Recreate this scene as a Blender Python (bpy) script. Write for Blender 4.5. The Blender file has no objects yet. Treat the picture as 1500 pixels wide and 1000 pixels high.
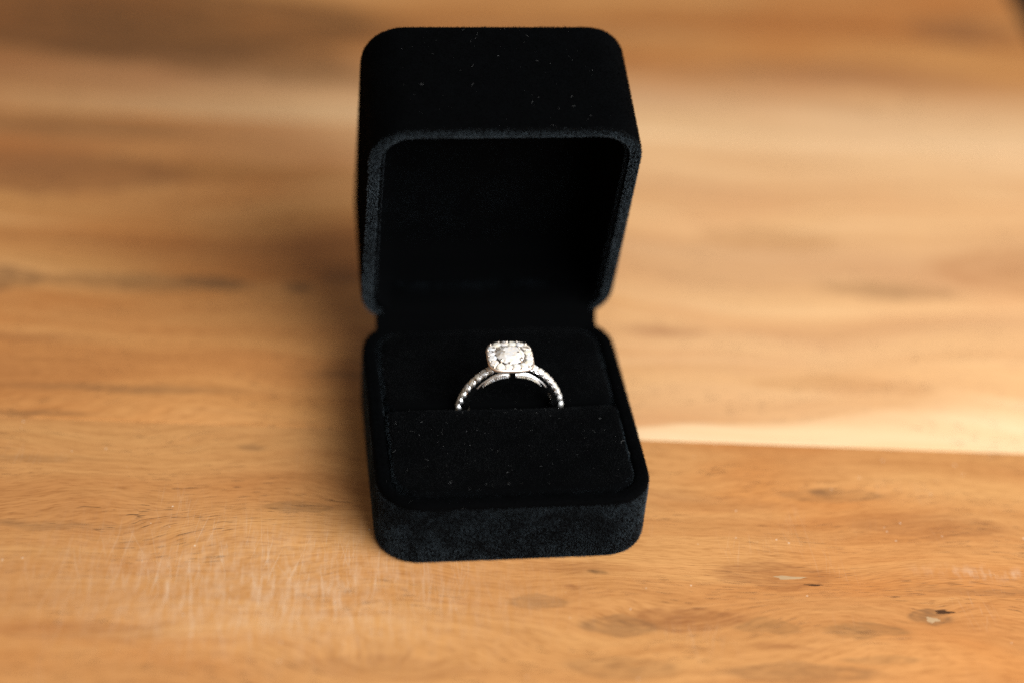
import bpy, bmesh, math, random
import numpy as np
from mathutils import Vector, Matrix
random.seed(7); rng = np.random.default_rng(7)
S = 0.01                      # every length below is written in centimetres
scene = bpy.context.scene
col = scene.collection

# ------------------------------------------------------------------ camera
cam_data = bpy.data.cameras.new("camera"); cam = bpy.data.objects.new("camera", cam_data); col.objects.link(cam)
cam_data.sensor_width = 36.0; cam_data.lens = 65.79
cam_data.clip_start = 0.02; cam_data.clip_end = 20
rt = Vector((0.9965125, 0.0506033, 0.06634863)); up = Vector((-0.08344361, 0.6043222, 0.7923584)); fw = Vector((0, 0.79513142, -0.60643715))
m = Matrix.Identity(4)
for i in range(3): m[i][0], m[i][1], m[i][2] = rt[i], up[i], -fw[i]
m.translation = Vector((-0.37444864, -24.81355915, 23.939766)) * S
cam.matrix_world = m
cam_data.dof.use_dof = True; cam_data.dof.focus_distance = 34.55 * S; cam_data.dof.aperture_fstop = 3.8
cam_data.dof.aperture_blades = 9
scene.camera = cam

# ------------------------------------------------------------------ room light
world = bpy.data.worlds.new("World"); scene.world = world; world.use_nodes = True
world.node_tree.nodes["Background"].inputs[0].default_value = (1.0, 0.84, 0.66, 1)
world.node_tree.nodes["Background"].inputs[1].default_value = 0.23
def lamp(name, loc, target, size, energy, color):
    d = bpy.data.lights.new(name, 'AREA'); d.shape = 'RECTANGLE'; d.size, d.size_y = size[0]*S, size[1]*S
    d.energy = energy; d.color = color
    o = bpy.data.objects.new(name, d); col.objects.link(o); o.location = Vector(loc)*S
    o.rotation_euler = (Vector(target)-Vector(loc)).to_track_quat('-Z', 'Y').to_euler()
    return o
lamp("window_light", (46, -34, 45), (2, 5, 1), (70, 52), 14.9, (0.93, 0.965, 1.0))

scene.view_settings.view_transform = 'Standard'; scene.view_settings.look = 'None'
scene.view_settings.exposure = 0.0; scene.view_settings.gamma = 1.0
scene.render.engine = 'CYCLES'
cy = scene.cycles
cy.max_bounces = 20; cy.transmission_bounces = 18; cy.glossy_bounces = 8; cy.diffuse_bounces = 4
cy.use_denoising = False; cy.sample_clamp_indirect = 8.0; cy.caustics_reflective = False; cy.caustics_refractive = False
cy.blur_glossy = 0.3

# ------------------------------------------------------------------ helpers
def link(o, parent=None):
    col.objects.link(o)
    if parent: o.parent = parent
    return o
def mesh_obj(name, verts, faces, mat, parent=None, smooth=True, loc=None, rot=None):
    me = bpy.data.meshes.new(name); me.from_pydata([tuple(c*S for c in v) for v in verts], [], faces); me.update()
    if mat: me.materials.append(mat)
    if smooth: me.polygons.foreach_set('use_smooth', [True]*len(me.polygons))
    o = link(bpy.data.objects.new(name, me), parent)
    if loc: o.location = Vector(loc)*S
    if rot: o.rotation_euler = rot
    return o
def empty(name, loc=(0, 0, 0), rz=0.0):
    o = link(bpy.data.objects.new(name, None)); o.location = Vector(loc)*S; o.rotation_euler = (0, 0, rz); o.empty_display_size = 0.02
    return o
def tag(o, **kw):
    for k, v in kw.items(): o[k] = v
    return o
def new_mat(name):
    mt = bpy.data.materials.new(name); mt.use_nodes = True; nt = mt.node_tree
    return mt, nt, nt.nodes["Principled BSDF"]
class G:
    """small node-graph writer"""
    def __init__(s, nt): s.nt = nt
    def put(s, node, i, v):
        if v is None: return
        if isinstance(v, bpy.types.NodeSocket): s.nt.links.new(v, node.inputs[i])
        else: node.inputs[i].default_value = v
    def math(s, op, a, b=None, c=None, clamp=False):
        n = s.nt.nodes.new('ShaderNodeMath'); n.operation = op; n.use_clamp = clamp
        for i, v in enumerate((a, b, c)): s.put(n, i, v)
        return n.outputs[0]
    def vec(s, op, a, b=None):
        n = s.nt.nodes.new('ShaderNodeVectorMath'); n.operation = op
        s.put(n, 0, a); s.put(n, 1, b)
        return n.outputs['Value'] if op in ('LENGTH', 'DOT_PRODUCT', 'DISTANCE') else n.outputs[0]
    def xyz(s, x, y, z=0.0):
        n = s.nt.nodes.new('ShaderNodeCombineXYZ'); s.put(n, 0, x); s.put(n, 1, y); s.put(n, 2, z); return n.outputs[0]
    def sep(s, v):
        n = s.nt.nodes.new('ShaderNodeSeparateXYZ'); s.put(n, 0, v); return n.outputs
    def noise(s, v, scale, detail=2.0, rough=0.5, dist=0.0):
        n = s.nt.nodes.new('ShaderNodeTexNoise'); s.put(n, 'Vector', v); s.put(n, 'Scale', scale); s.put(n, 'Detail', detail)
        s.put(n, 'Roughness', rough); s.put(n, 'Distortion', dist); return n.outputs[0]
    def ss(s, v, a, b, lo=0.0, hi=1.0):
        n = s.nt.nodes.new('ShaderNodeMapRange'); n.interpolation_type = 'SMOOTHSTEP'
        for i, q in enumerate((v, a, b, lo, hi)): s.put(n, i, q)
        return n.outputs[0]
    def ramp(s, v, stops):
        n = s.nt.nodes.new('ShaderNodeValToRGB'); s.put(n, 0, v); e = n.color_ramp.elements
        while len(e) < len(stops): e.new(0.5)
        for q, (p, c) in zip(e, stops): q.position = p; q.color = (*c, 1)
        return n.outputs[0]
    def mix(s, f, a, b, mode='MIX'):
        n = s.nt.nodes.new('ShaderNodeMix'); n.data_type = 'RGBA'; n.blend_type = mode
        s.put(n, 0, f)
        for i, v in ((6, a), (7, b)):
            s.put(n, i, (*v, 1) if isinstance(v, tuple) and len(v) == 3 else v)
        return n.outputs[2]
    def coord(s):
        n = s.nt.nodes.new('ShaderNodeTexCoord')
        return s.vec('MULTIPLY', n.outputs['Object'], (100, 100, 100))
    def bump(s, h, strength, dist):
        n = s.nt.nodes.new('ShaderNodeBump'); s.put(n, 'Height', h); s.put(n, 'Strength', strength); s.put(n, 'Distance', dist*S)
        return n.outputs[0]

# ------------------------------------------------------------------ materials
TABLE_ROT = math.radians(4.2)
ct, st = math.cos(TABLE_ROT), math.sin(TABLE_ROT)
def table_uv(x, y): return (ct*x+st*y, -st*x+ct*y)
CAMP = np.array([-0.37444864, -24.81355915, 23.939766])
# wood marks: (x, y on the table in cm, half length, half width, colour, strength, grain swerve)
RED, OLIVE, DARK, UMBER, PALE = (0.22, 0.075, 0.022), (0.215, 0.10, 0.034), (0.06, 0.03, 0.014), (0.16, 0.075, 0.03), (0.72, 0.52, 0.28)
MARKS_FRONT = [
    (4.80, 0.17, 1.05, 0.40, RED, .50, .55), (3.19, -1.09, 1.05, .32, RED, .60, .60), (1.97, -1.40, .75, .26, UMBER, .55, .45),
    (7.62, -0.56, .48, .20, UMBER, .62, .5), (6.35, -1.03, .70, .20, OLIVE, .55, .35), (4.62, -1.17, .62, .18, OLIVE, .5, .3),
    (4.85, -1.60, .70, .07, RED, .55, .1), (2.05, -2.42, 1.0, .30, UMBER, .35, .7), (5.10, -2.20, 1.4, .26, UMBER, .45, .6),
    (6.55, -1.75, .8, .12, OLIVE, .45, .2), (1.16, -0.52, .20, .06, RED, .7, .05), (1.15, -.05, .9, .18, RED, .45, .15),
    (5.95, 2.62, .26, .10, UMBER, .65, .1), (6.1, 2.55, .95, .22, UMBER, .35, .2), (-4.15, .95, .62, .16, OLIVE, .55, .16),
    (0.45, -1.0, .6, .2, UMBER, .4, .3), (-5.3, 2.55, .28, .10, UMBER, .6, .1), (-9.4, 1.7, 1.3, .12, UMBER, .3, .1),
    (8.9, .25, 1.6, .1, UMBER, .35, .1), (-7.3, -2.6, 1.4, .25, RED, .3, .5), (-2.2, -2.9, 1.6, .3, RED, .3, .5),
    (7.9, 1.9, 1.6, .35, RED, .35, .3), (2.9, 2.0, 2.2, .3, RED, .25, .2), (-8.7, -.1, 1.6, .12, UMBER, .4, .1), (1.63, -.12, .10, .07, DARK, .7, 0)]
MARKS_MID = [
    (-8.4, 7.55, 2.3, .34, OLIVE, .60, .3), (-6.9, 7.75, .8, .24, UMBER, .7, .2), (-5.1, 7.85, .32, .20, UMBER, .8, .1),
    (-4.2, 8.35, .55, .35, UMBER, .5, .1), (-11.3, 7.3, .8, .5, UMBER, .6, .2), (-8.0, 4.0, 2.4, .15, UMBER, .55, .05),
    (-10.0, 2.98, 1.7, .11, UMBER, .55, .05), (-5.55, 3.08, .12, .09, UMBER, .8, .02), (11.2, 10.8, 2.2, 1.0, (.34, .13, .04), .42, .5),
    (8.0, 9.6, 1.5, .35, UMBER, .40, .4), (2.9, 7.4, .9, .25, (.30, .12, .05), .55, .15), (5.3, 11.3, 1.6, .5, (.40, .19, .07), .5, .4),
    (-11.0, 5.3, 2.0, .2, RED, .5, .1), (-7.5, 12.2, 3.5, .5, (.34, .15, .04), .45, .3), (-3.4, 5.0, 1.4, .15, UMBER, .4, .1),
    (6.6, 6.0, 2.0, .3, (.40, .18, .06), .4, .3), (-11.5, 11.6, 3.2, 1.0, (.24, .095, .032), .65, .3), (-12.0, 13.6, 3.5, .6, (.22, .10, .034), .6, .2)]
MARKS_FAR = [
    (11.4, 22.5, 1.6, .9, (.20, .075, .025), .75, .3), (-11.5, 19.3, 7.5, 2.2, (.11, .045, .013), .80, .4), (-9.0, 17.6, 4.0, .8, (.11, .045, .013), .65, .2), (-6.0, 17.0, 3.6, .5, (.16, .07, .02), .6, .3),
    (8.0, 19.5, 3.5, .6, (.32, .15, .06), .5, .3), (1.0, 20.5, 3.5, .5, (.36, .18, .07), .4, .3)]

def wood(name, marks, pale, seed, tone=(1, 1, 1), scratches=True, calm=1.0):
    mt, nt, b = new_mat(name); g = G(nt)
    P = g.coord(); px, py, pz = g.sep(P)
    Pw = g.vec('ADD', P, g.vec('MULTIPLY', g.vec('SUBTRACT', n3(g, P, 1.1, 3), (.5, .5, .5)), (.80, .34, 0)))
    field = py; fac = []
    for (x, y, a, bb, c, k, sw) in marks:
        u, v = table_uv(x, y)
        q = g.vec('MULTIPLY', g.vec('SUBTRACT', Pw, (u, v, 0)), (1/a, 1/bb, 0))
        d2 = g.vec('DOT_PRODUCT', q, q)
        qs = g.sep(q)
        d = g.math('ADD', g.math('ABSOLUTE', qs[0]), g.math('MULTIPLY', qs[1], qs[1])) if sw > .15 else g.math('SQRT', d2)
        ring = g.math('SUBTRACT', 1.0, g.math('MULTIPLY', g.math('ABSOLUTE', g.math('SUBTRACT', d, .86)), 3.4), clamp=True)
        e = g.math('ADD', g.ss(d, 1.5, .0), g.math('MULTIPLY', ring, .55 if sw > .15 else .05))
        fac.append((e, c, k))
        if sw:
            q2 = g.vec('MULTIPLY', g.vec('SUBTRACT', P, (u, v, 0)), (1/(a*1.35), 1/(bb*1.7), 0))
            e2 = g.math('POWER', 2.71828, g.math('MULTIPLY', g.vec('DOT_PRODUCT', q2, q2), -1.0))
            field = g.math('ADD', field, g.math('MULTIPLY', e2, sw*.42))
    sx = g.math('ADD', px, seed*13.7)
    warp = g.math('MULTIPLY', g.math('SUBTRACT', g.noise(g.xyz(g.math('MULTIPLY', sx, .10), g.math('MULTIPLY', py, .22), seed), 1.0, 2), .5), 3.4)
    wave = g.math('MULTIPLY', g.math('SUBTRACT', g.noise(g.xyz(g.math('MULTIPLY', sx, 1.1), g.math('MULTIPLY', py, 1.6), seed+20), 1.0, 2), .5), .10)
    F = g.math('ADD', g.math('ADD', field, warp), wave)
    broad = g.noise(g.xyz(g.math('MULTIPLY', sx, .035), g.math('MULTIPLY', F, .55), seed), 1.0, 3, .55)
    mid = g.noise(g.xyz(g.math('MULTIPLY', sx, .10), g.math('MULTIPLY', F, 2.6), seed+5), 1.0, 4, .6)
    fine = g.noise(g.xyz(g.math('MULTIPLY', sx, .5), g.math('MULTIPLY', F, 13), seed+9), 1.0, 4, .65)
    fibre = g.noise(g.xyz(g.math('MULTIPLY', sx, 3.2), g.math('MULTIPLY', F, 46), seed+3), 1.0, 3, .6)
    t = g.math('ADD', g.math('MULTIPLY', broad, .66), g.math('MULTIPLY', mid, .34))
    t = g.math('MULTIPLY_ADD', g.math('SUBTRACT', t, .5), calm, .5)
    colr = g.ramp(t, [(.30, (.30, .118, .036)), (.45, (.44, .192, .060)), (.55, (.525, .255, .087)), (.68, (.63, .345, .142))])
    colr = g.mix(1.0, colr, g.ramp(fine, [(.30, (.88, .85, .82)), (.5, (1, 1, 1)), (.7, (1.05, 1.06, 1.07))]), 'MULTIPLY')
    colr = g.mix(1.0, colr, g.ramp(fibre, [(.28, (.74, .67, .60)), (.50, (1, 1, 1)), (.75, (1.10, 1.12, 1.14))]), 'MULTIPLY')
    hue = g.noise(g.xyz(g.math('MULTIPLY', sx, .16), g.math('MULTIPLY', F, .42), seed+31), 1.0, 3, .55)     # redder and yellower figure
    colr = g.mix(1.0, colr, g.ramp(hue, [(.32, (.94, .80, .66)), (.50, (1, .98, .96)), (.68, (1.03, 1.05, 1.04))]), 'MULTIPLY')
    if tone != (1, 1, 1): colr = g.mix(1.0, colr, tone, 'MULTIPLY')
    # pale sapwood along a joint: (edge v, thickness node inputs)
    if pale: colr = g.mix(pale(g, px, py, g.noise(g.xyz(g.math('MULTIPLY', sx, .18), g.math('MULTIPLY', F, .9), 3.3), 1.0, 3), mid), colr, g.mix(mid, (.74, .46, .21), (.86, .66, .42)))
    streak = g.math('MULTIPLY_ADD', g.noise(g.xyz(g.math('MULTIPLY', sx, 2.2), g.math('MULTIPLY', F, 20), seed+1), 1.0, 4, .65), 3.0, -.55)
    for e, c, k in fac:
        colr = g.mix(g.math('MULTIPLY', g.math('MULTIPLY', e, k), g.math('MAXIMUM', streak, .15), clamp=True), colr, c)
    # open pores: short dark dashes that follow the grain
    pn = g.noise(g.xyz(g.math('MULTIPLY', sx, 2.6), g.math('MULTIPLY', F, 44), seed+2), 1.0, 1.5)
    pm = g.noise(g.xyz(g.math('MULTIPLY', sx, .35), g.math('MULTIPLY', py, 1.1), seed+8), 1.0, 2)
    pore = g.math('MULTIPLY', g.ss(pn, .62, .71), g.ss(pm, .43, .62))
    colr = g.mix(g.math('MULTIPLY', pore, .72), colr, (.07, .028, .010))
    rough = g.math('MULTIPLY_ADD', fine, .16, .36)
    height = g.math('ADD', g.math('MULTIPLY', fibre, .5), g.math('MULTIPLY', pore, -1.2))
    if scratches:
        tot = None
        for ang, sc, sd, th in ((86, 1.0, 1, .64), (95, 1.15, 2, .65), (77, .9, 3, .67), (103, .9, 4, .67), (90, 1.7, 5, .66), (64, .7, 6, .72), (118, .7, 7, .72)):
            a = math.radians(ang); cu, su = math.cos(a), math.sin(a)
            wob = g.math('MULTIPLY', g.noise(g.xyz(g.math('MULTIPLY', px, .8), g.math('MULTIPLY', py, .8), sd*3.1), 1.0, 1), .16)
            along = g.math('ADD', g.math('MULTIPLY', px, cu), g.math('MULTIPLY', py, su))
            across = g.math('ADD', g.math('ADD', g.math('MULTIPLY', px, -su), g.math('MULTIPLY', py, cu)), wob)
            n = g.noise(g.xyz(g.math('MULTIPLY', along, .55*sc), g.math('MULTIPLY', across, 27*sc), sd*7.7), 1.0, 2.2)
            l = g.ss(n, th, th+.035)
            tot = l if tot is None else g.math('MAXIMUM', tot, l)
        u, v = table_uv(-4.3, -1.15)
        q = g.vec('MULTIPLY', g.vec('SUBTRACT', Pw, (u, v, 0)), (1/3.4, 1/1.35, 0))
        patch = g.math('POWER', 2.71828, g.math('MULTIPLY', g.vec('DOT_PRODUCT', q, q), -1.0))
        spread = g.math('MULTIPLY', g.ss(g.noise(g.xyz(g.math('MULTIPLY', px, .45), g.math('MULTIPLY', py, .5), 11.0), 1.0, 2), .52, .72), .45)
        scr = g.math('MULTIPLY', tot, g.math('ADD', patch, spread), clamp=True)
        sheen_haze = g.math('MULTIPLY', patch, g.ss(g.noise(g.xyz(g.math('MULTIPLY', px, 6.5), g.math('MULTIPLY', py, 1.5), 2.0), 1.0, 4, .7), .36, .74))  # sheen over the scratched patch, painted as pale streaks
        wear_sheen = g.math('ADD', g.math('MULTIPLY', scr, .22), g.math('MULTIPLY', sheen_haze, .25), clamp=True)  # real scratches plus the painted sheen
        # dull rub mark at the right, and a single long scratch
        u, v = table_uv(8.95, .72); q = g.vec('MULTIPLY', g.vec('SUBTRACT', Pw, (u, v, 0)), (1/1.1, 1/.16, 0))
        rub = g.math('POWER', 2.71828, g.math('MULTIPLY', g.vec('DOT_PRODUCT', q, q), -1.0))
        wear_sheen = g.math('ADD', wear_sheen, g.math('MULTIPLY', g.math('MULTIPLY', rub, g.ss(g.noise(g.xyz(g.math('MULTIPLY', px, 5.0), g.math('MULTIPLY', py, 2.0), 4.0), 1.0, 3), .42, .7)), .24), clamp=True)
        vo = nt.nodes.new('ShaderNodeTexVoronoi'); g.put(vo, 'Vector', P); vo.inputs['Scale'].default_value = 3.4
        speck = g.math('MULTIPLY', g.ss(vo.outputs['Distance'], .085, .045), g.ss(g.noise(P, 1.3, 2), .50, .60))
        wear_sheen = g.math('ADD', wear_sheen, g.math('MULTIPLY', speck, .55), clamp=True)
        colr = g.mix(wear_sheen, colr, (.78, .64, .48))
        rough = g.math('ADD', rough, g.math('MULTIPLY', wear_sheen, .12))
        height = g.math('ADD', height, g.math('MULTIPLY', scr, -.5))
    nt.links.new(colr, b.inputs['Base Color']); nt.links.new(rough, b.inputs['Roughness'])
    b.inputs['Specular IOR Level'].default_value = 0.42
    nt.links.new(g.bump(height, .35, .012), b.inputs['Normal'])
    return mt
def n3(g, v, scale, detail):
    n = g.nt.nodes.new('ShaderNodeTexNoise'); g.put(n, 'Vector', v); n.inputs['Scale'].default_value = scale; n.inputs['Detail'].default_value = detail
    return n.outputs['Color']
V1, V2 = 3.55, 15.15
def pale_mid(g, px, py, n, mid):
    # sapwood wedge that widens to the right along the near joint
    d = g.math('ADD', g.math('SUBTRACT', py, V1), g.math('MULTIPLY', g.math('SUBTRACT', n, .5), 1.6))
    wid = g.ss(px, 0.5, 11.0, .25, 2.5)
    a = g.math('SUBTRACT', 1.0, g.math('DIVIDE', d, wid), clamp=True)
    a = g.math('MULTIPLY', g.ss(a, 0, .75), g.ss(px, -.5, 3.0))
    # second pale belt under the far joint
    d2 = g.math('ADD', g.math('SUBTRACT', V2, py), g.math('MULTIPLY', g.math('SUBTRACT', n, .5), 3.0))
    b2 = g.math('MULTIPLY', g.ss(d2, 4.6, -.2), g.ss(px, -9, 2.5, .06, .56))
    tan = g.math('MULTIPLY', g.ss(g.math('ADD', px, g.math('MULTIPLY', g.math('SUBTRACT', n, .5), 5)), -3.5, 4.5), .34)
    return g.math('MAXIMUM', tan, g.math('MAXIMUM', g.math('MULTIPLY', a, .80), b2))
def pale_far(g, px, py, n, mid):
    d = g.math('ADD', g.math('SUBTRACT', py, V2), g.math('MULTIPLY', g.math('SUBTRACT', n, .5), 1.5))
    return g.math('MULTIPLY', g.ss(d, 4.5, -.5), g.ss(px, -14, 2, .16, .66))

M_front = wood("front_plank_wood", MARKS_FRONT, None, 1.3, calm=.55)
M_mid = wood("middle_plank_wood", MARKS_MID, pale_mid, 2.1, tone=(1.05, 1.0, .93), scratches=False, calm=.85)
M_far = wood("far_plank_wood", MARKS_FAR, pale_far, 4.6, tone=(.86, .77, .66), scratches=False)
M_other = wood("outer_plank_wood", [], None, 6.2, scratches=False)

def velvet(name, base=.0035, sheen=.55, tint=(.50, .66, .80), blotch=1.0):
    mt, nt, b = new_mat(name); g = G(nt); P = g.coord()
    n1 = g.noise(P, 2.6, 4, .62, .6); n2 = g.noise(P, 42, 3, .7)
    k = g.math('MULTIPLY', g.ss(n1, .36, .70, .25, 1.35), g.ss(n2, .30, .72, .35, 1.3))
    b.inputs['Base Color'].default_value = (base, base*1.12, base*1.3, 1)
    b.inputs['Roughness'].default_value = .9; b.inputs['Specular IOR Level'].default_value = .02
    b.inputs['Sheen Roughness'].default_value = .42; b.inputs['Sheen Tint'].default_value = (*tint, 1)
    nt.links.new(g.math('MULTIPLY', k, sheen), b.inputs['Sheen Weight'])
    nt.links.new(g.bump(g.math('ADD', n2, g.math('MULTIPLY', n1, .5)), .6, .02), b.inputs['Normal'])
    return mt
M_velvet = velvet("black_velvet", base=.0007, sheen=.010)
M_pad = velvet("black_velvet_cushion", base=.0006, sheen=.008)
def simple(name, color, rough, metal=0.0, spec=.5):
    mt, nt, b = new_mat(name)
    b.inputs['Base Color'].default_value = (*color, 1); b.inputs['Roughness'].default_value = rough
    b.inputs['Metallic'].default_value = metal; b.inputs['Specular IOR Level'].default_value = spec
    return mt
def pile_mat(name, c, spec, lo=.25, hi_=1.6):
    mt, nt, b = new_mat(name); g = G(nt)
    P = g.coord(); n1 = g.noise(P, 1.7, 4, .6, .5)
    hi = nt.nodes.new('ShaderNodeHairInfo')
    k = g.math('MULTIPLY', g.ss(n1, .38, .66, lo, hi_), g.math('MULTIPLY_ADD', g.math('POWER', hi.outputs['Random'], 2.0), 1.1, .63))
    b.inputs['Roughness'].default_value = .6; b.inputs['Specular IOR Level'].default_value = spec
    nt.links.new(g.mix(k, (0, 0, 0), c), b.inputs['Base Color'])
    return mt
M_pile = pile_mat("velvet_pile_fibre", (.0010, .0012, .0014), .03)
M_pile_lit = pile_mat("velvet_pile_fibre_lit", (.033, .045, .053), .2)  # same velvet, paler: light on front-facing walls painted into the colour
M_pile_pad = pile_mat("cushion_pile_fibre", (.0062, .0066, .0070), .08, .4, 1.5)
M_pile_lit_rim = pile_mat("velvet_pile_fibre_lit_rim", (.056, .074, .086), .25, .6, 1.3)     # palest copy of the same pile: light on the rim put into its colour
M_lint = simple("lint_fibre", (.17, .17, .165), .8)
def metal(name, c, rough):
    mt, nt, b = new_mat(name); g = G(nt); P = g.coord(); n = g.noise(P, 30, 3)
    b.inputs['Base Color'].default_value = (*c, 1); b.inputs['Metallic'].default_value = 1
    nt.links.new(g.math('MULTIPLY_ADD', n, .12, rough), b.inputs['Roughness'])
    return mt
M_gold = metal("white_gold", (.86, .86, .85), .06)
M_accent = metal("white_gold_pave", (.93, .93, .92), .34)
M_halo = metal("warm_white_gold", (.95, .84, .73), .40)
def diamond_mat(name, tint, solid=.82, cell=20.0):
    mt = bpy.data.materials.new(name); mt.use_nodes = True; nt = mt.node_tree; nt.nodes.clear()
    out = nt.nodes.new('ShaderNodeOutputMaterial'); gl = nt.nodes.new('ShaderNodeBsdfGlass')
    gl.inputs['Color'].default_value = (*tint, 1); gl.inputs['IOR'].default_value = 2.42; gl.inputs['Roughness'].default_value = .0
    gs = nt.nodes.new('ShaderNodeBsdfGlossy'); gs.inputs['Roughness'].default_value = .07; gs.inputs['Color'].default_value = (*tint, 1)
    mx = nt.nodes.new('ShaderNodeMixShader'); mx.inputs[0].default_value = solid
    df = nt.nodes.new('ShaderNodeBsdfDiffuse'); oi = nt.nodes.new('ShaderNodeObjectInfo')
    g = G(nt); vo = nt.nodes.new('ShaderNodeTexVoronoi'); vo.inputs['Scale'].default_value = cell     # random cells paint the glints and dark reflections of inner facets
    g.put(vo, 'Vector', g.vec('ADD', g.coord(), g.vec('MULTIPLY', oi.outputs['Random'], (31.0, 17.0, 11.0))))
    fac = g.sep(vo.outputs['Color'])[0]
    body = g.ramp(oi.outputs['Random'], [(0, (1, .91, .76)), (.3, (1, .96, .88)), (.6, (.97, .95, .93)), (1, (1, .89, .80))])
    facet_glint = g.ramp(fac, [(0, (.16, .13, .10)), (.06, (.30, .27, .24)), (.085, (.80, .74, .62)), (.38, (.95, .95, .94)), (.62, (.80, .86, .95)), (.80, (.98, .93, .82)), (1, (1, 1, 1))])
    nt.links.new(g.mix(1.0, body, facet_glint, 'MULTIPLY'), df.inputs['Color'])
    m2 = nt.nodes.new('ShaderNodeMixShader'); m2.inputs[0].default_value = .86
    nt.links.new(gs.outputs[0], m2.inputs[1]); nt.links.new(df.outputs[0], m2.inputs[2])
    nt.links.new(gl.outputs[0], mx.inputs[1]); nt.links.new(m2.outputs[0], mx.inputs[2])
    nt.links.new(mx.outputs[0], out.inputs[0]); return mt
M_diamond = diamond_mat("diamond", (1, 1, 1), .80, 21.0); M_melee = diamond_mat("small_diamond", (1, .985, .96))

# ------------------------------------------------------------------ table and floor
fl, fnt, fb = new_mat("dark_floor"); g = G(fnt)
fnt.links.new(g.ramp(g.noise(g.coord(), .08, 4), [(.3, (.010, .008, .007)), (.7, (.022, .018, .015))]), fb.inputs['Base Color']); fb.inputs['Roughness'].default_value = .6
tag(mesh_obj("floor", [(-400, -400, -74), (400, -400, -74), (400, 400, -74), (-400, 400, -74)], [(0, 1, 2, 3)], fl), kind='structure')

table = tag(empty("wooden_table", (0, 0, 0), TABLE_ROT), label="honey brown wooden table top with knots, pale sapwood and fine scratches under the box", category="table")
U0, U1 = -62.0, 14.9
def plank(v0, v1, mat):
    bm = bmesh.new(); gap = .006; n = 4
    x0, x1, y0, y1 = U0, U1, v0+gap, v1-gap
    bmesh.ops.create_cube(bm, size=1)
    for v in bm.verts: v.co = Vector(((x0+x1)/2+v.co.x*(x1-x0), (y0+y1)/2+v.co.y*(y1-y0), -1.75+v.co.z*3.5))*S
    long_e = [e for e in bm.edges if abs(e.verts[0].co.x-e.verts[1].co.x) > .1 and e.verts[0].co.z > -.001]
    end_e = [e for e in bm.edges if abs(e.verts[0].co.y-e.verts[1].co.y) > .01 and e.verts[0].co.x > 0]
    bmesh.ops.bevel(bm, geom=long_e, offset=.012*S, segments=2, affect='EDGES', profile=.5)
    end_e = [e for e in bm.edges if e.is_valid and abs(e.verts[0].co.y-e.verts[1].co.y) > .05 and e.verts[0].co.x > 0 and e.verts[0].co.z > -.001 and e.verts[1].co.z > -.001]
    bmesh.ops.bevel(bm, geom=end_e, offset=.35*S, segments=5, affect='EDGES', profile=.5)
    me = bpy.data.meshes.new("plank"); bm.to_mesh(me); bm.free(); me.materials.append(mat)
    return link(bpy.data.objects.new("plank", me), table)
W_ = V2-V1
for v0, v1, mt in ((V1-2*W_, V1-W_, M_other), (V1-W_, V1, M_front), (V1, V2, M_mid), (V2, V2+W_, M_far), (V2+W_, V2+2*W_, M_other), (V2+2*W_, V2+3*W_, M_far)):
    plank(v0, v1, mt)
# resin plugs filling the two open knots of the front plank, and the cracks beside them
def blob(name, x, y, a, b_, h, mat, seed, parent):
    r = random.Random(seed); n = 22; u, v = table_uv(x, y)
    ph = [r.uniform(0, 6.28) for _ in range(4)]
    vs = [(u, v, h)]
    for k in range(n):
        t = 2*math.pi*k/n; q = 1+.22*math.sin(3*t+ph[0])+.14*math.sin(5*t+ph[1])+.08*math.sin(8*t+ph[2])
        vs.append((u+a*q*math.cos(t), v+b_*q*math.sin(t), .0005))
    fs = [(0, 1+k, 1+(k+1) % n) for k in range(n)]
    return mesh_obj(name, vs, fs, mat, parent)
M_resin = simple("knot_resin", (.40, .25, .125), .6); M_crack = simple("knot_crack", (.06, .026, .011), .9, 0.0, .1)
blob("knot_plug", 5.05, .16, .27, .045, .004, M_resin, 1, table); blob("knot_crack", 5.50, .02, .16, .022, .003, M_crack, 2, table)
blob("knot_plug", 7.60, -.62, .12, .065, .004, M_resin, 3, table)
blob("knot_crack", 7.84, -.40, .17, .045, .003, M_crack, 4, table)

# ------------------------------------------------------------------ ring box
W, D, HB, HL, AL, RC = 5.0, 5.456, 1.405, 2.749, math.radians(75.26), .80
BOX_ROT = math.radians(10.075)
def outline(x0, x1, y0, y1, radii, inset, seg=8, sub=6):
    """rounded rectangle, counter-clockwise; radii for (x1,y0) (x1,y1) (x0,y1) (x0,y0)"""
    x0 += inset; x1 -= inset; y0 += inset; y1 -= inset
    pts = []
    for (cx, cy, a0, r) in ((x1, y0, -90, radii[0]), (x1, y1, 0, radii[1]), (x0, y1, 90, radii[2]), (x0, y0, 180, radii[3])):
        r = max(r-inset, .02)
        ox = cx-r if cx == x1 else cx+r; oy = cy-r if cy == y1 else cy+r
        arc = [(ox+r*math.cos(math.radians(a0+90*k/seg)), oy+r*math.sin(math.radians(a0+90*k/seg))) for k in range(seg+1)]
        if pts:
            px, py = pts[-1]; qx, qy = arc[0]
            pts += [(px+(qx-px)*k/sub, py+(qy-py)*k/sub) for k in range(1, sub)]
        pts += arc
    px, py = pts[-1]; qx, qy = pts[0]
    pts += [(px+(qx-px)*k/sub, py+(qy-py)*k/sub) for k in range(1, sub)]
    return pts
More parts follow.
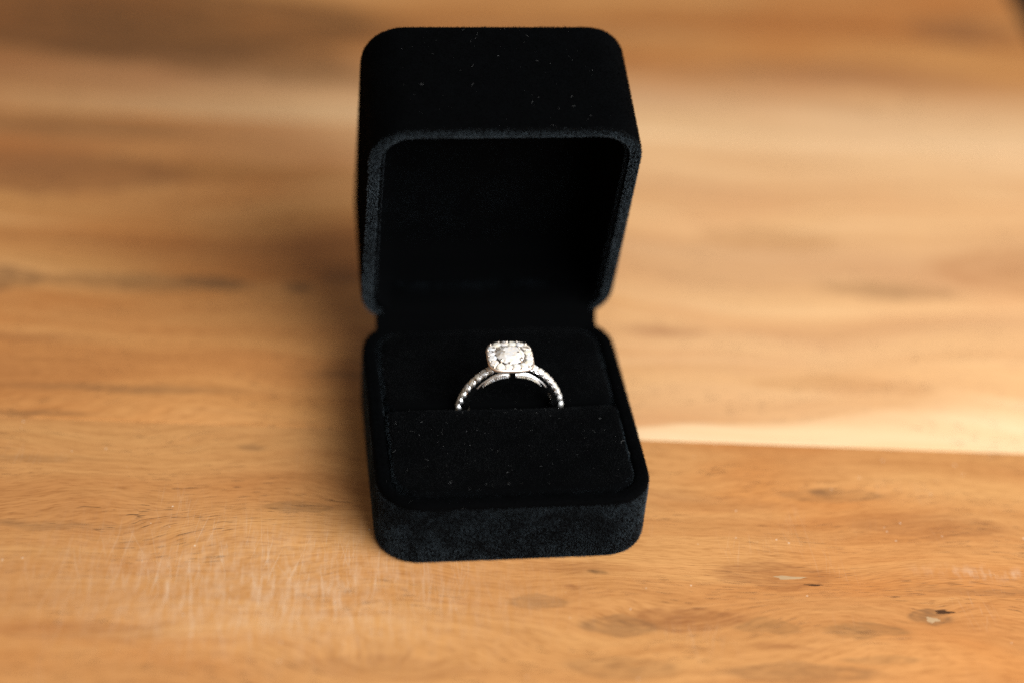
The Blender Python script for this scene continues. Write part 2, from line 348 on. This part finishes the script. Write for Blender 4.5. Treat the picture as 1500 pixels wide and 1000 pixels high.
def sweep(name, rect, radii, profile, mat, parent, cap0=True, cap1=True, wob=0.0, rough_z=None, **kw):
    vs, fs = [], []; n = None
    for (ins, z) in profile:
        o = outline(*rect, radii, ins); n = len(o); vs += [(x, y, z) for x, y in o]
    for i in range(len(profile)-1):
        for k in range(n):
            a, b_ = i*n+k, i*n+(k+1) % n
            fs.append((a, b_, b_+n, a+n))
    for cap, base, flip in ((cap0, 0, True), (cap1, (len(profile)-1)*n, False)):
        if not cap: continue
        # concentric rings so that the cap carries vertices
        cx = sum(v[0] for v in vs[base:base+n])/n; cyy = sum(v[1] for v in vs[base:base+n])/n
        prev = list(range(base, base+n))
        for t in (.75, .5, .25):
            new = []
            for k in range(n):
                v = vs[base+k]; vs.append((cx+(v[0]-cx)*t, cyy+(v[1]-cyy)*t, v[2])); new.append(len(vs)-1)
            for k in range(n):
                q = (prev[k], prev[(k+1) % n], new[(k+1) % n], new[k]); fs.append(q[::-1] if flip else q)
            prev = new
        vs.append((cx, cyy, vs[base][2])); c = len(vs)-1
        for k in range(n):
            q = (prev[k], prev[(k+1) % n], c); fs.append(q[::-1] if flip else q)
    if wob:
        vs = [(x, y, z+wob*math.sin(1.7*x+.6)*math.sin(1.3*y+1.1)) for x, y, z in vs]
    return mesh_obj(name, vs, fs, mat, parent, **kw)
def arc_prof(cx, cz, r, a0, a1, n=5):
    return [(cx+r*math.cos(math.radians(a0+(a1-a0)*k/n)), cz+r*math.sin(math.radians(a0+(a1-a0)*k/n))) for k in range(n+1)]

box = tag(empty("ring_box", (0, 0, 0), BOX_ROT), label="open black velvet ring box standing on the wooden table", category="ring box")
RECT = (-W/2, W/2, 0.0, D); RAD = (RC,)*4
# walls thick .27; 'inset' grows inwards, so outer wall is inset 0
base_prof = arc_prof(.10, .10, .10, 270, 180) + [(0, .5), (0, .9)] + arc_prof(.09, HB-.09, .09, 180, 90)[0:] + arc_prof(.17, HB-.09, .09, 90, 0) + [(.26, .9), (.26, .5)]
base = sweep("box_base", RECT, RAD, base_prof, M_velvet, box)
# cushion in two pads with the ring slot between them
SLOT = 2.72
def pad_prof(z0, zt, r): return [(0, z0), (0, zt-r)] + arc_prof(r, zt-r, r, 180, 90, 6)[1:] + [(r+.25, zt+.015), (r+.6, zt+.02)]
front_pad = sweep("front_cushion", (-W/2+.285, W/2-.285, .285, SLOT-.085), (.52, .10, .10, .52), pad_prof(.5, HB+.07, .13), M_pad, box, wob=.012)
back_pad = sweep("back_cushion", (-W/2+.285, W/2-.285, SLOT+.085, D-.285), (.22, .5, .5, .22), pad_prof(.5, HB+.02, .20), M_pad, box, wob=.015)

lid = link(bpy.data.objects.new("box_lid", None), box); lid.location = Vector((0, D, HB))*S; lid.rotation_euler = (-AL, 0, 0)
LRECT = (-W/2, W/2, -D, 0.0)
# profile runs from the cavity roof over the rim to the outer top
lid_prof = [(.20, HL-.3), (.20, .6)] + arc_prof(.155, .045, .045, 360, 270) + arc_prof(.06, .06, .06, 270, 180) + [(0, .6), (0, 1.3), (0, HL-.5)] + arc_prof(.16, HL-.16, .16, 180, 90)
bpy.data.objects.remove(lid)
lid = sweep("box_lid", LRECT, RAD, lid_prof, M_velvet, box, loc=(0, D, HB), rot=(-AL, 0, 0))
lining_prof = [(.215, .16)] + arc_prof(.255, .13, .04, 180, 360, 4)[1:] + [(.30, .5), (.30, 1.25)] + arc_prof(.75, 1.25, .45, 180, 90, 8)[1:]
lining = sweep("lid_lining", LRECT, RAD, lining_prof, M_pad, lid, cap0=False, cap1=True)
# fabric hinge between the two halves
def lid_pt(v, w): return (D-math.cos(AL)*v+math.sin(AL)*w, HB+math.sin(AL)*v+math.cos(AL)*w)
hp_ = [lid_pt(.335, .75), lid_pt(.335, .25), lid_pt(.33, .03), lid_pt(.24, -.035), (D-.16, HB+.085), (D-.22, HB+.045), (D-.30, HB+.01), (D-.33, HB-.10), (D-.335, HB-.3)]
hx = [-2.21, -2.17, -1.0, 0.0, 1.0, 2.19, 2.23]
hv, hf = [], []; n_ = len(hp_); m_ = len(hx)
for off in (0, 1):
    for i, (y, z) in enumerate(hp_):
        py, pz = hp_[max(i-1, 0)]; qy, qz = hp_[min(i+1, n_-1)]
        ty, tz = qy-py, qz-pz; l = math.hypot(ty, tz)
        for x in hx: hv.append((x, y+off*.03*tz/l*-1, z+off*.03*ty/l))
for off in (0, 1):
    for i in range(n_-1):
        for j in range(m_-1):
            a = off*n_*m_+i*m_+j; q = (a, a+1, a+m_+1, a+m_); hf.append(q if off else q[::-1])
for i in range(n_-1):
    for j in (0, m_-1):
        a = i*m_+j; hf.append((a, a+m_, a+m_+n_*m_, a+n_*m_))
for j in range(m_-1):
    for i in (0, n_-1):
        a = i*m_+j; hf.append((a, a+1, a+1+n_*m_, a+n_*m_))
hinge = mesh_obj("hinge", hv, hf, M_pad, box)

# ------------------------------------------------------------------ velvet pile and lint (real fibres)
def surface_samples(o, n, keep=None):
    me = o.data; me.calc_loop_triangles(); nt_ = len(me.loop_triangles)
    tri = np.empty(nt_*3, np.int32); me.loop_triangles.foreach_get('vertices', tri); tri = tri.reshape(-1, 3)
    co = np.empty(len(me.vertices)*3); me.vertices.foreach_get('co', co); co = co.reshape(-1, 3)/S
    vn = np.empty(len(me.vertices)*3); me.vertex_normals.foreach_get('vector', vn); vn = vn.reshape(-1, 3)
    a, b_, c = co[tri[:, 0]], co[tri[:, 1]], co[tri[:, 2]]
    ar = np.linalg.norm(np.cross(b_-a, c-a), axis=1)/2
    if keep is not None: ar = ar*keep((a+b_+c)/3)
    idx = rng.choice(nt_, n, p=ar/ar.sum())
    r1 = np.sqrt(rng.random(n)); r2 = rng.random(n)
    w = np.stack([1-r1, r1*(1-r2), r1*r2], 1)[:, :, None]
    p = (co[tri[idx]]*w).sum(1); nn = (vn[tri[idx]]*w).sum(1); nn /= np.maximum(np.linalg.norm(nn, axis=1, keepdims=True), 1e-9)
    return p, nn, ar.sum()
def curves(name, pts, rad, mat, parent):
    """pts (n, k, 3) in cm, rad (n, k) in cm"""
    n, k, _ = pts.shape
    c = bpy.data.hair_curves.new(name); c.add_curves([k]*n)
    c.attributes['position'].data.foreach_set('vector', (pts*S).astype(np.float32).ravel())
    ra = c.attributes.get('radius') or c.attributes.new('radius', 'FLOAT', 'POINT')
    ra.data.foreach_set('value', (rad*S).astype(np.float32).ravel())
    c.materials.append(mat)
    return tag(link(bpy.data.objects.new(name, c), parent), kind='stuff')
def nap(o, density, length, lean, mat, keep=None, radius=.0013):
    area = surface_samples(o, 10, keep)[2]; n = int(area*density)
    p, nn, _ = surface_samples(o, n, keep)
    # the nap leans one way with slow swirls where it was brushed
    sw = np.stack([np.sin(p[:, 0]*2.1+1.3*np.sin(p[:, 1]*1.7+p[:, 2])), np.cos(p[:, 1]*1.9+1.1*np.sin(p[:, 0]*1.6)), np.sin(p[:, 2]*2.3+p[:, 0])], 1)*.16
    ln = length*(.7+.5*rng.random((n, 1)))
    d = nn+np.array(lean)+sw+rng.normal(0, .26, (n, 3)); d /= np.linalg.norm(d, axis=1, keepdims=True)
    d2 = d+rng.normal(0, .22, (n, 3)); d2 /= np.linalg.norm(d2, axis=1, keepdims=True)
    pts = np.stack([p-nn*.004, p+d*ln*.5, p+d*ln*.5+d2*ln*.5], 1)
    rad = np.tile(np.array([[1.0, .9, .45]]), (n, 1))*radius
    return curves("velvet_pile", pts, rad, mat, o)
nap(base, 2400, .030, (.05, -.05, -.18), M_pile_lit, keep=lambda c: ((c[:, 2] > .03) & (c[:, 2] < HB-.10))*1.0)
nap(base, 2400, .030, (.05, -.05, -.18), M_pile, keep=lambda c: (c[:, 2] >= HB-.10)*1.0)
nap(lid, 2200, .028, (.05, .15, .05), M_pile, keep=lambda c: ((c[:, 2] < HL-.05) & (c[:, 2] >= .035))*1.0)
nap(lid, 3200, .028, (.05, .15, -.05), M_pile_lit_rim, keep=lambda c: ((c[:, 2] < .035) & ((c[:, 1] < -.42) | (np.abs(c[:, 0]) > 2.1)))*1.0)
nap(lining, 3000, .024, (.0, .1, -.1), M_pile_lit_rim, keep=lambda c: ((c[:, 2] < .20) & (c[:, 1] < -.6))*1.0)
nap(lining, 2000, .026, (.1, .2, .0), M_pile_lit, keep=lambda c: (c[:, 2] > 1.6)*1.0)  # faint glow on the back panel, put in by paler pile
nap(front_pad, 2600, .026, (.0, .20, .0), M_pile_pad, keep=lambda c: (c[:, 2] > HB+.045)*1.0)
nap(front_pad, 1300, .022, (.0, .0, .1), M_pile_lit, keep=lambda c: ((c[:, 2] > HB-.25) & (c[:, 2] <= HB+.045) & (c[:, 1] < SLOT-.2))*1.0)  # paler pile paints the highlight along the cushion edge
nap(back_pad, 2200, .026, (.0, .20, .0), M_pile_pad, keep=lambda c: (c[:, 2] > HB-.03)*1.0)
nap(back_pad, 1500, .022, (.0, .0, .1), M_pile_lit, keep=lambda c: ((c[:, 2] > HB-.3) & (c[:, 2] <= HB-.03) & (np.abs(c[:, 0]) > 1.9))*1.0)  # edge highlight again painted with the paler pile
def lint(o, n, keep, lmin, lmax, rmin, rmax, lift=.035):
    p, nn, _ = surface_samples(o, n, keep)
    ln = lmin+(lmax-lmin)*rng.random((n, 1))**5
    t = rng.normal(0, 1, (n, 3)); t -= nn*(t*nn).sum(1, keepdims=True)*.8; t /= np.linalg.norm(t, axis=1, keepdims=True)
    t2 = t+rng.normal(0, .8, (n, 3)); t2 /= np.linalg.norm(t2, axis=1, keepdims=True)
    q = p+nn*lift*(.6+.6*rng.random((n, 1)))
    pts = np.stack([q-t*ln*.5, q, q+t2*ln*.5], 1)
    rad = np.repeat(rmin+(rmax-rmin)*rng.random((n, 1))**2.5, 3, 1)
    return curves("lint", pts, rad, M_lint, o)
lint(lid, 100, lambda c: (c[:, 1] < -D+.02)*1.0, .003, .075, .0004, .0014)
lint(base, 70, lambda c: (c[:, 2] > .2)*((c[:, 1] < .8) | (c[:, 0] > 2.2))*1.0, .005, .05, .0005, .0018)
lint(front_pad, 190, lambda c: (c[:, 2] > HB)*1.0, .003, .12, .0003, .0014)
lint(back_pad, 40, lambda c: (c[:, 2] > HB-.1)*1.0, .004, .03, .0005, .0020)

# ------------------------------------------------------------------ ring
def box_point(x, y, z):
    c, s = math.cos(BOX_ROT), math.sin(BOX_ROT); return (c*x-s*y, s*x+c*y, z)
RX, RZ = .155, 1.45
ring = tag(empty("engagement_ring", box_point(RX, SLOT, RZ), BOX_ROT), label="diamond halo engagement ring held in the slot of the black velvet cushion", category="ring")
RO, RI, HW = .965, .775, .076     # band outer, inner radius, half width
def dent(a):      # shoulders run straighter up to the head than a true circle
    d = math.degrees(abs((a+math.pi) % (2*math.pi)-math.pi))
    return -.050*math.sin(math.pi*(d-16)/72) if 16 < d < 88 else 0.0
def pol(a, r, y=0.0): return (r*math.sin(a), y, r*math.cos(a))
vs, fs = [], []; NB = 120
prof = [(RI+.02, -HW), (RO-.015, -HW), (RO, -HW+.015), (RO, HW-.015), (RO-.015, HW), (RI+.02, HW), (RI, HW-.02), (RI, -HW+.02)]
for k in range(NB):
    a = 2*math.pi*k/NB
    vs += [pol(a, r+(dent(a) if r > .9 else 0), y) for r, y in prof]
K = len(prof)
for k in range(NB):
    for j in range(K):
        a, b_ = k*K+j, k*K+(j+1) % K; c, d = ((k+1) % NB)*K+(j+1) % K, ((k+1) % NB)*K+j
        fs.append((a, d, c, b_))
band = mesh_obj("band", vs, fs, M_gold, ring, smooth=False)

def brilliant(R, mat, name):
    rt_, hc, hp, gt, rm = .56*R, .30*R, .86*R, .03*R, .80*R
    vs, fs = [], []
    P8 = lambda r, z, off: [(r*math.cos(math.radians(45*k+off)), r*math.sin(math.radians(45*k+off)), z) for k in range(8)]
    vs += P8(rt_, hc+gt, 0)                                             # 0-7 table
    vs += P8(rm, gt+hc*(R-rm*math.cos(math.radians(22.5)))/(R-rt_), 22.5)  # 8-15
    vs += P8(R, gt, 0)+P8(R, gt*1.0, 22.5)                               # 16-23, 24-31 upper girdle
    vs += P8(R, -gt, 0)+P8(R, -gt, 22.5)                                 # 32-39, 40-47 lower girdle
    rp = .26*R
    vs += P8(rp, -gt-hp*(1-rp*math.cos(math.radians(22.5))/R), 22.5)     # 48-55
    vs.append((0, 0, -gt-hp))                                            # 56
    fs.append(tuple(range(8)))
    for k in range(8):
        n, p = (k+1) % 8, (k-1) % 8
        fs += [(k, 8+k, n)[::1] if 0 else (k, 8+k, n), (k, 8+p, 16+k, 8+k), (8+k, 16+k, 24+k), (8+k, 24+k, 16+n)]
        fs += [(16+k, 32+k, 40+k, 24+k), (24+k, 40+k, 32+n, 16+n)]
        fs += [(32+k, 48+k, 40+k), (40+k, 48+k, 32+n), (32+k, 48+p, 56, 48+k)]
    me = bpy.data.meshes.new(name); me.from_pydata([tuple(c*S for c in v) for v in vs], [], fs); me.update()
    bm = bmesh.new(); bm.from_mesh(me); bmesh.ops.recalc_face_normals(bm, faces=bm.faces); bm.to_mesh(me); bm.free()
    me.materials.append(mat); return me
def place(name, me, parent, loc, normal=(0, 0, 1), spin=0.0):
    o = link(bpy.data.objects.new(name, me), parent)
    q = Vector(normal).to_track_quat('Z', 'Y'); o.rotation_mode = 'QUATERNION'
    o.rotation_quaternion = q @ Matrix.Rotation(spin, 4, 'Z').to_quaternion(); o.location = Vector(loc)*S
    return o
# shoulder diamonds in scalloped seats
me_sh = brilliant(.088, M_melee, "shoulder_diamond")
def seat_mesh():
    n = 18; v, f = [], []
    pr = [(.060, -.12), (.080, -.05), (.092, .0), (.091, .010), (.084, .008), (.060, -.02)]
    for (r, z) in pr: v += [(r*math.cos(2*math.pi*k/n), r*math.sin(2*math.pi*k/n), z) for k in range(n)]
    for i in range(len(pr)-1):
        for k in range(n):
            a, b_ = i*n+k, i*n+(k+1) % n; f.append((a, b_, b_+n, a+n))
    f.append(tuple(range((len(pr)-1)*n, len(pr)*n)))
    me = bpy.data.meshes.new("seat"); me.from_pydata([tuple(c*S for c in p) for p in v], [], f); me.update()
    me.materials.append(M_accent); me.polygons.foreach_set('use_smooth', [True]*len(me.polygons)); return me
me_seat = seat_mesh()
def bead_mesh(r, h, mat, name):
    bm = bmesh.new(); bmesh.ops.create_uvsphere(bm, u_segments=10, v_segments=6, radius=1)
    for v in bm.verts: v.co = Vector((v.co.x*r, v.co.y*r, v.co.z*h))*S
    me = bpy.data.meshes.new(name); bm.to_mesh(me); bm.free(); me.materials.append(mat)
    me.polygons.foreach_set('use_smooth', [True]*len(me.polygons)); return me
me_bead = bead_mesh(.020, .03, M_gold, "bead")
for sgn in (-1, 1):
    for k in range(10):
        a = sgn*math.radians(25+9.3*k); nrm = pol(a, 1)
        seat = place("diamond_seat", me_seat, ring, pol(a, RO+.022+dent(a)), nrm)
        place("shoulder_diamond", me_sh, ring, pol(a, RO+.026+dent(a)), nrm, random.random())
        am = a+sgn*math.radians(4.65)
        for y in (-.055, .055): place("bead", me_bead, ring, pol(am, RO+.024+dent(am), y), pol(am, 1))
# pave leaf accents under the head, on both faces of the ring
def leaf(sgn, face):
    v, f = [], []; n = 18; ysurf = -face*HW
    a0, a1 = math.radians(4), math.radians(47)
    for k in range(n+1):
        t = k/n; a = sgn*(a0+(a1-a0)*t)
        th = .135*math.sin(math.pi*min(1, .18+.82*t))**.8*(1-.25*t)+.004
        ri = RI-.052+.030*t*t; ro = ri+th
        for r, y in ((ri, ysurf+face*.03), (ri+.008, ysurf-face*.022), ((ri+ro)/2, ysurf-face*.034), (ro-.006, ysurf-face*.022), (ro, ysurf+face*.03)):
            v.append(pol(a, r, y))
    for k in range(n):
        for j in range(4):
            f.append((k*5+j, k*5+j+1, (k+1)*5+j+1, (k+1)*5+j))
    f.append((0, 1, 2, 3, 4)); f.append(tuple(n*5+j for j in reversed(range(5))))
    o = mesh_obj("leaf_accent", v, f, M_accent, ring)
    # tiny pave grains on the leaf
    bm = bmesh.new()
    for k in range(13):
        t = .08+.80*k/12; a = sgn*(a0+(a1-a0)*t); ri = RI-.052+.030*t*t; th = .135*math.sin(math.pi*min(1, .18+.82*t))**.8*(1-.25*t)
        for fr in ((.5,) if th < .06 else (.36, .74)):
            m_ = Matrix.Translation(Vector(pol(a, ri+th*fr, ysurf-face*.034))*S) @ Matrix.Diagonal((1, .6, 1, 1))
            bmesh.ops.create_icosphere(bm, subdivisions=1, radius=min(.017, th*.20)*S, matrix=m_)
    me = bpy.data.meshes.new("pave_grain"); bm.to_mesh(me); bm.free(); me.materials.append(M_melee)
    gr = link(bpy.data.objects.new("pave_grain", me), o); gr['kind'] = 'stuff'
    # the thin rail outside the leaf
    v, f = [], []
    for k in range(n+1):
        a = sgn*math.radians(14+40*k/n); r = RI+.062-.035*(k/n)**1.5
        for dr, dy in ((-.011, 0), (0, -face*.016), (.011, 0)): v.append(pol(a, r+dr, ysurf-face*.002+dy))
    for k in range(n):
        for j in range(2): f.append((k*3+j, k*3+j+1, (k+1)*3+j+1, (k+1)*3+j))
    mesh_obj("rail", v, f, M_accent, ring)
for sgn in (-1, 1):
    for face in (1, -1): leaf(sgn, face)
# head: cushion-shaped halo plate, gallery below it
HX, HZ = -.065, 2.60-RZ
def sq(t, h, n=3.7):
    c, s = math.cos(t), math.sin(t)
    return (h*math.copysign(abs(c)**(2/n), c), h*math.copysign(abs(s)**(2/n), s))
halo_prof = [(.10, -.28), (.22, -.20), (.34, -.10), (.415, -.055), (.432, -.035), (.436, .0), (.428, .022), (.405, .028), (.27, .022), (.24, .016), (.20, -.06), (.12, -.12)]
v, f = [], []; N = 72
for h, z in halo_prof: v += [(*sq(2*math.pi*k/N, h), z) for k in range(N)]
for i in range(len(halo_prof)-1):
    for k in range(N):
        a, b_ = i*N+k, i*N+(k+1) % N; f.append((a, b_, b_+N, a+N))
f.append(tuple(reversed(range(N)))); f.append(tuple(range((len(halo_prof)-1)*N, len(halo_prof)*N)))
halo = mesh_obj("halo", v, f, M_halo, ring, loc=(HX, 0, HZ))
me_h = brilliant(.083, M_melee, "halo_diamond"); me_b2 = bead_mesh(.017, .028, M_halo, "bead")
NS = 16
fine_t = [2*math.pi*k/2000 for k in range(2001)]; pts = [sq(t, .345, 3.4) for t in fine_t]
cum = [0.0]
for a, b_ in zip(pts, pts[1:]): cum.append(cum[-1]+math.dist(a, b_))
def along(s):
    s = s % 1.0*cum[-1]; i = next(j for j, c in enumerate(cum) if c >= s); return pts[min(i, 1999)]
for k in range(NS):
    x, y = along((k+.5)/NS); l = math.hypot(x, y)
    place("halo_diamond", me_h, halo, (x, y, .034), (x/l*.16+random.uniform(-.05, .05), y/l*.16+random.uniform(-.05, .05), 1), random.random()*6)
    for h in (.405,):
        px_, py_ = along((k+1)/NS); q = h/.345
        place("bead", me_b2, halo, (px_*q, py_*q, .030))
me_c = brilliant(.268, M_diamond, "center_diamond")
place("center_diamond", me_c, ring, (HX, 0, HZ+.046), (.01, -.02, 1), .2)
for k in range(4):
    a = math.radians(45+90*k)
    v, f = [], []; n = 8
    for (r, z, w) in ((.21, -.10, .026), (.262, .02, .020), (.272, .062, .020), (.258, .088, .018), (.236, .098, .008)):
        for j in range(n):
            t = 2*math.pi*j/n; v.append(((r+w*math.cos(t))*math.cos(a)-w*math.sin(t)*math.sin(a), (r+w*math.cos(t))*math.sin(a)+w*math.sin(t)*math.cos(a), z))
    for i in range(4):
        for j in range(n): f.append((i*n+j, i*n+(j+1) % n, (i+1)*n+(j+1) % n, (i+1)*n+j))
    f.append(tuple(range(4*n, 5*n)))
    mesh_obj("prong", v, f, M_halo, ring, loc=(HX, 0, HZ))
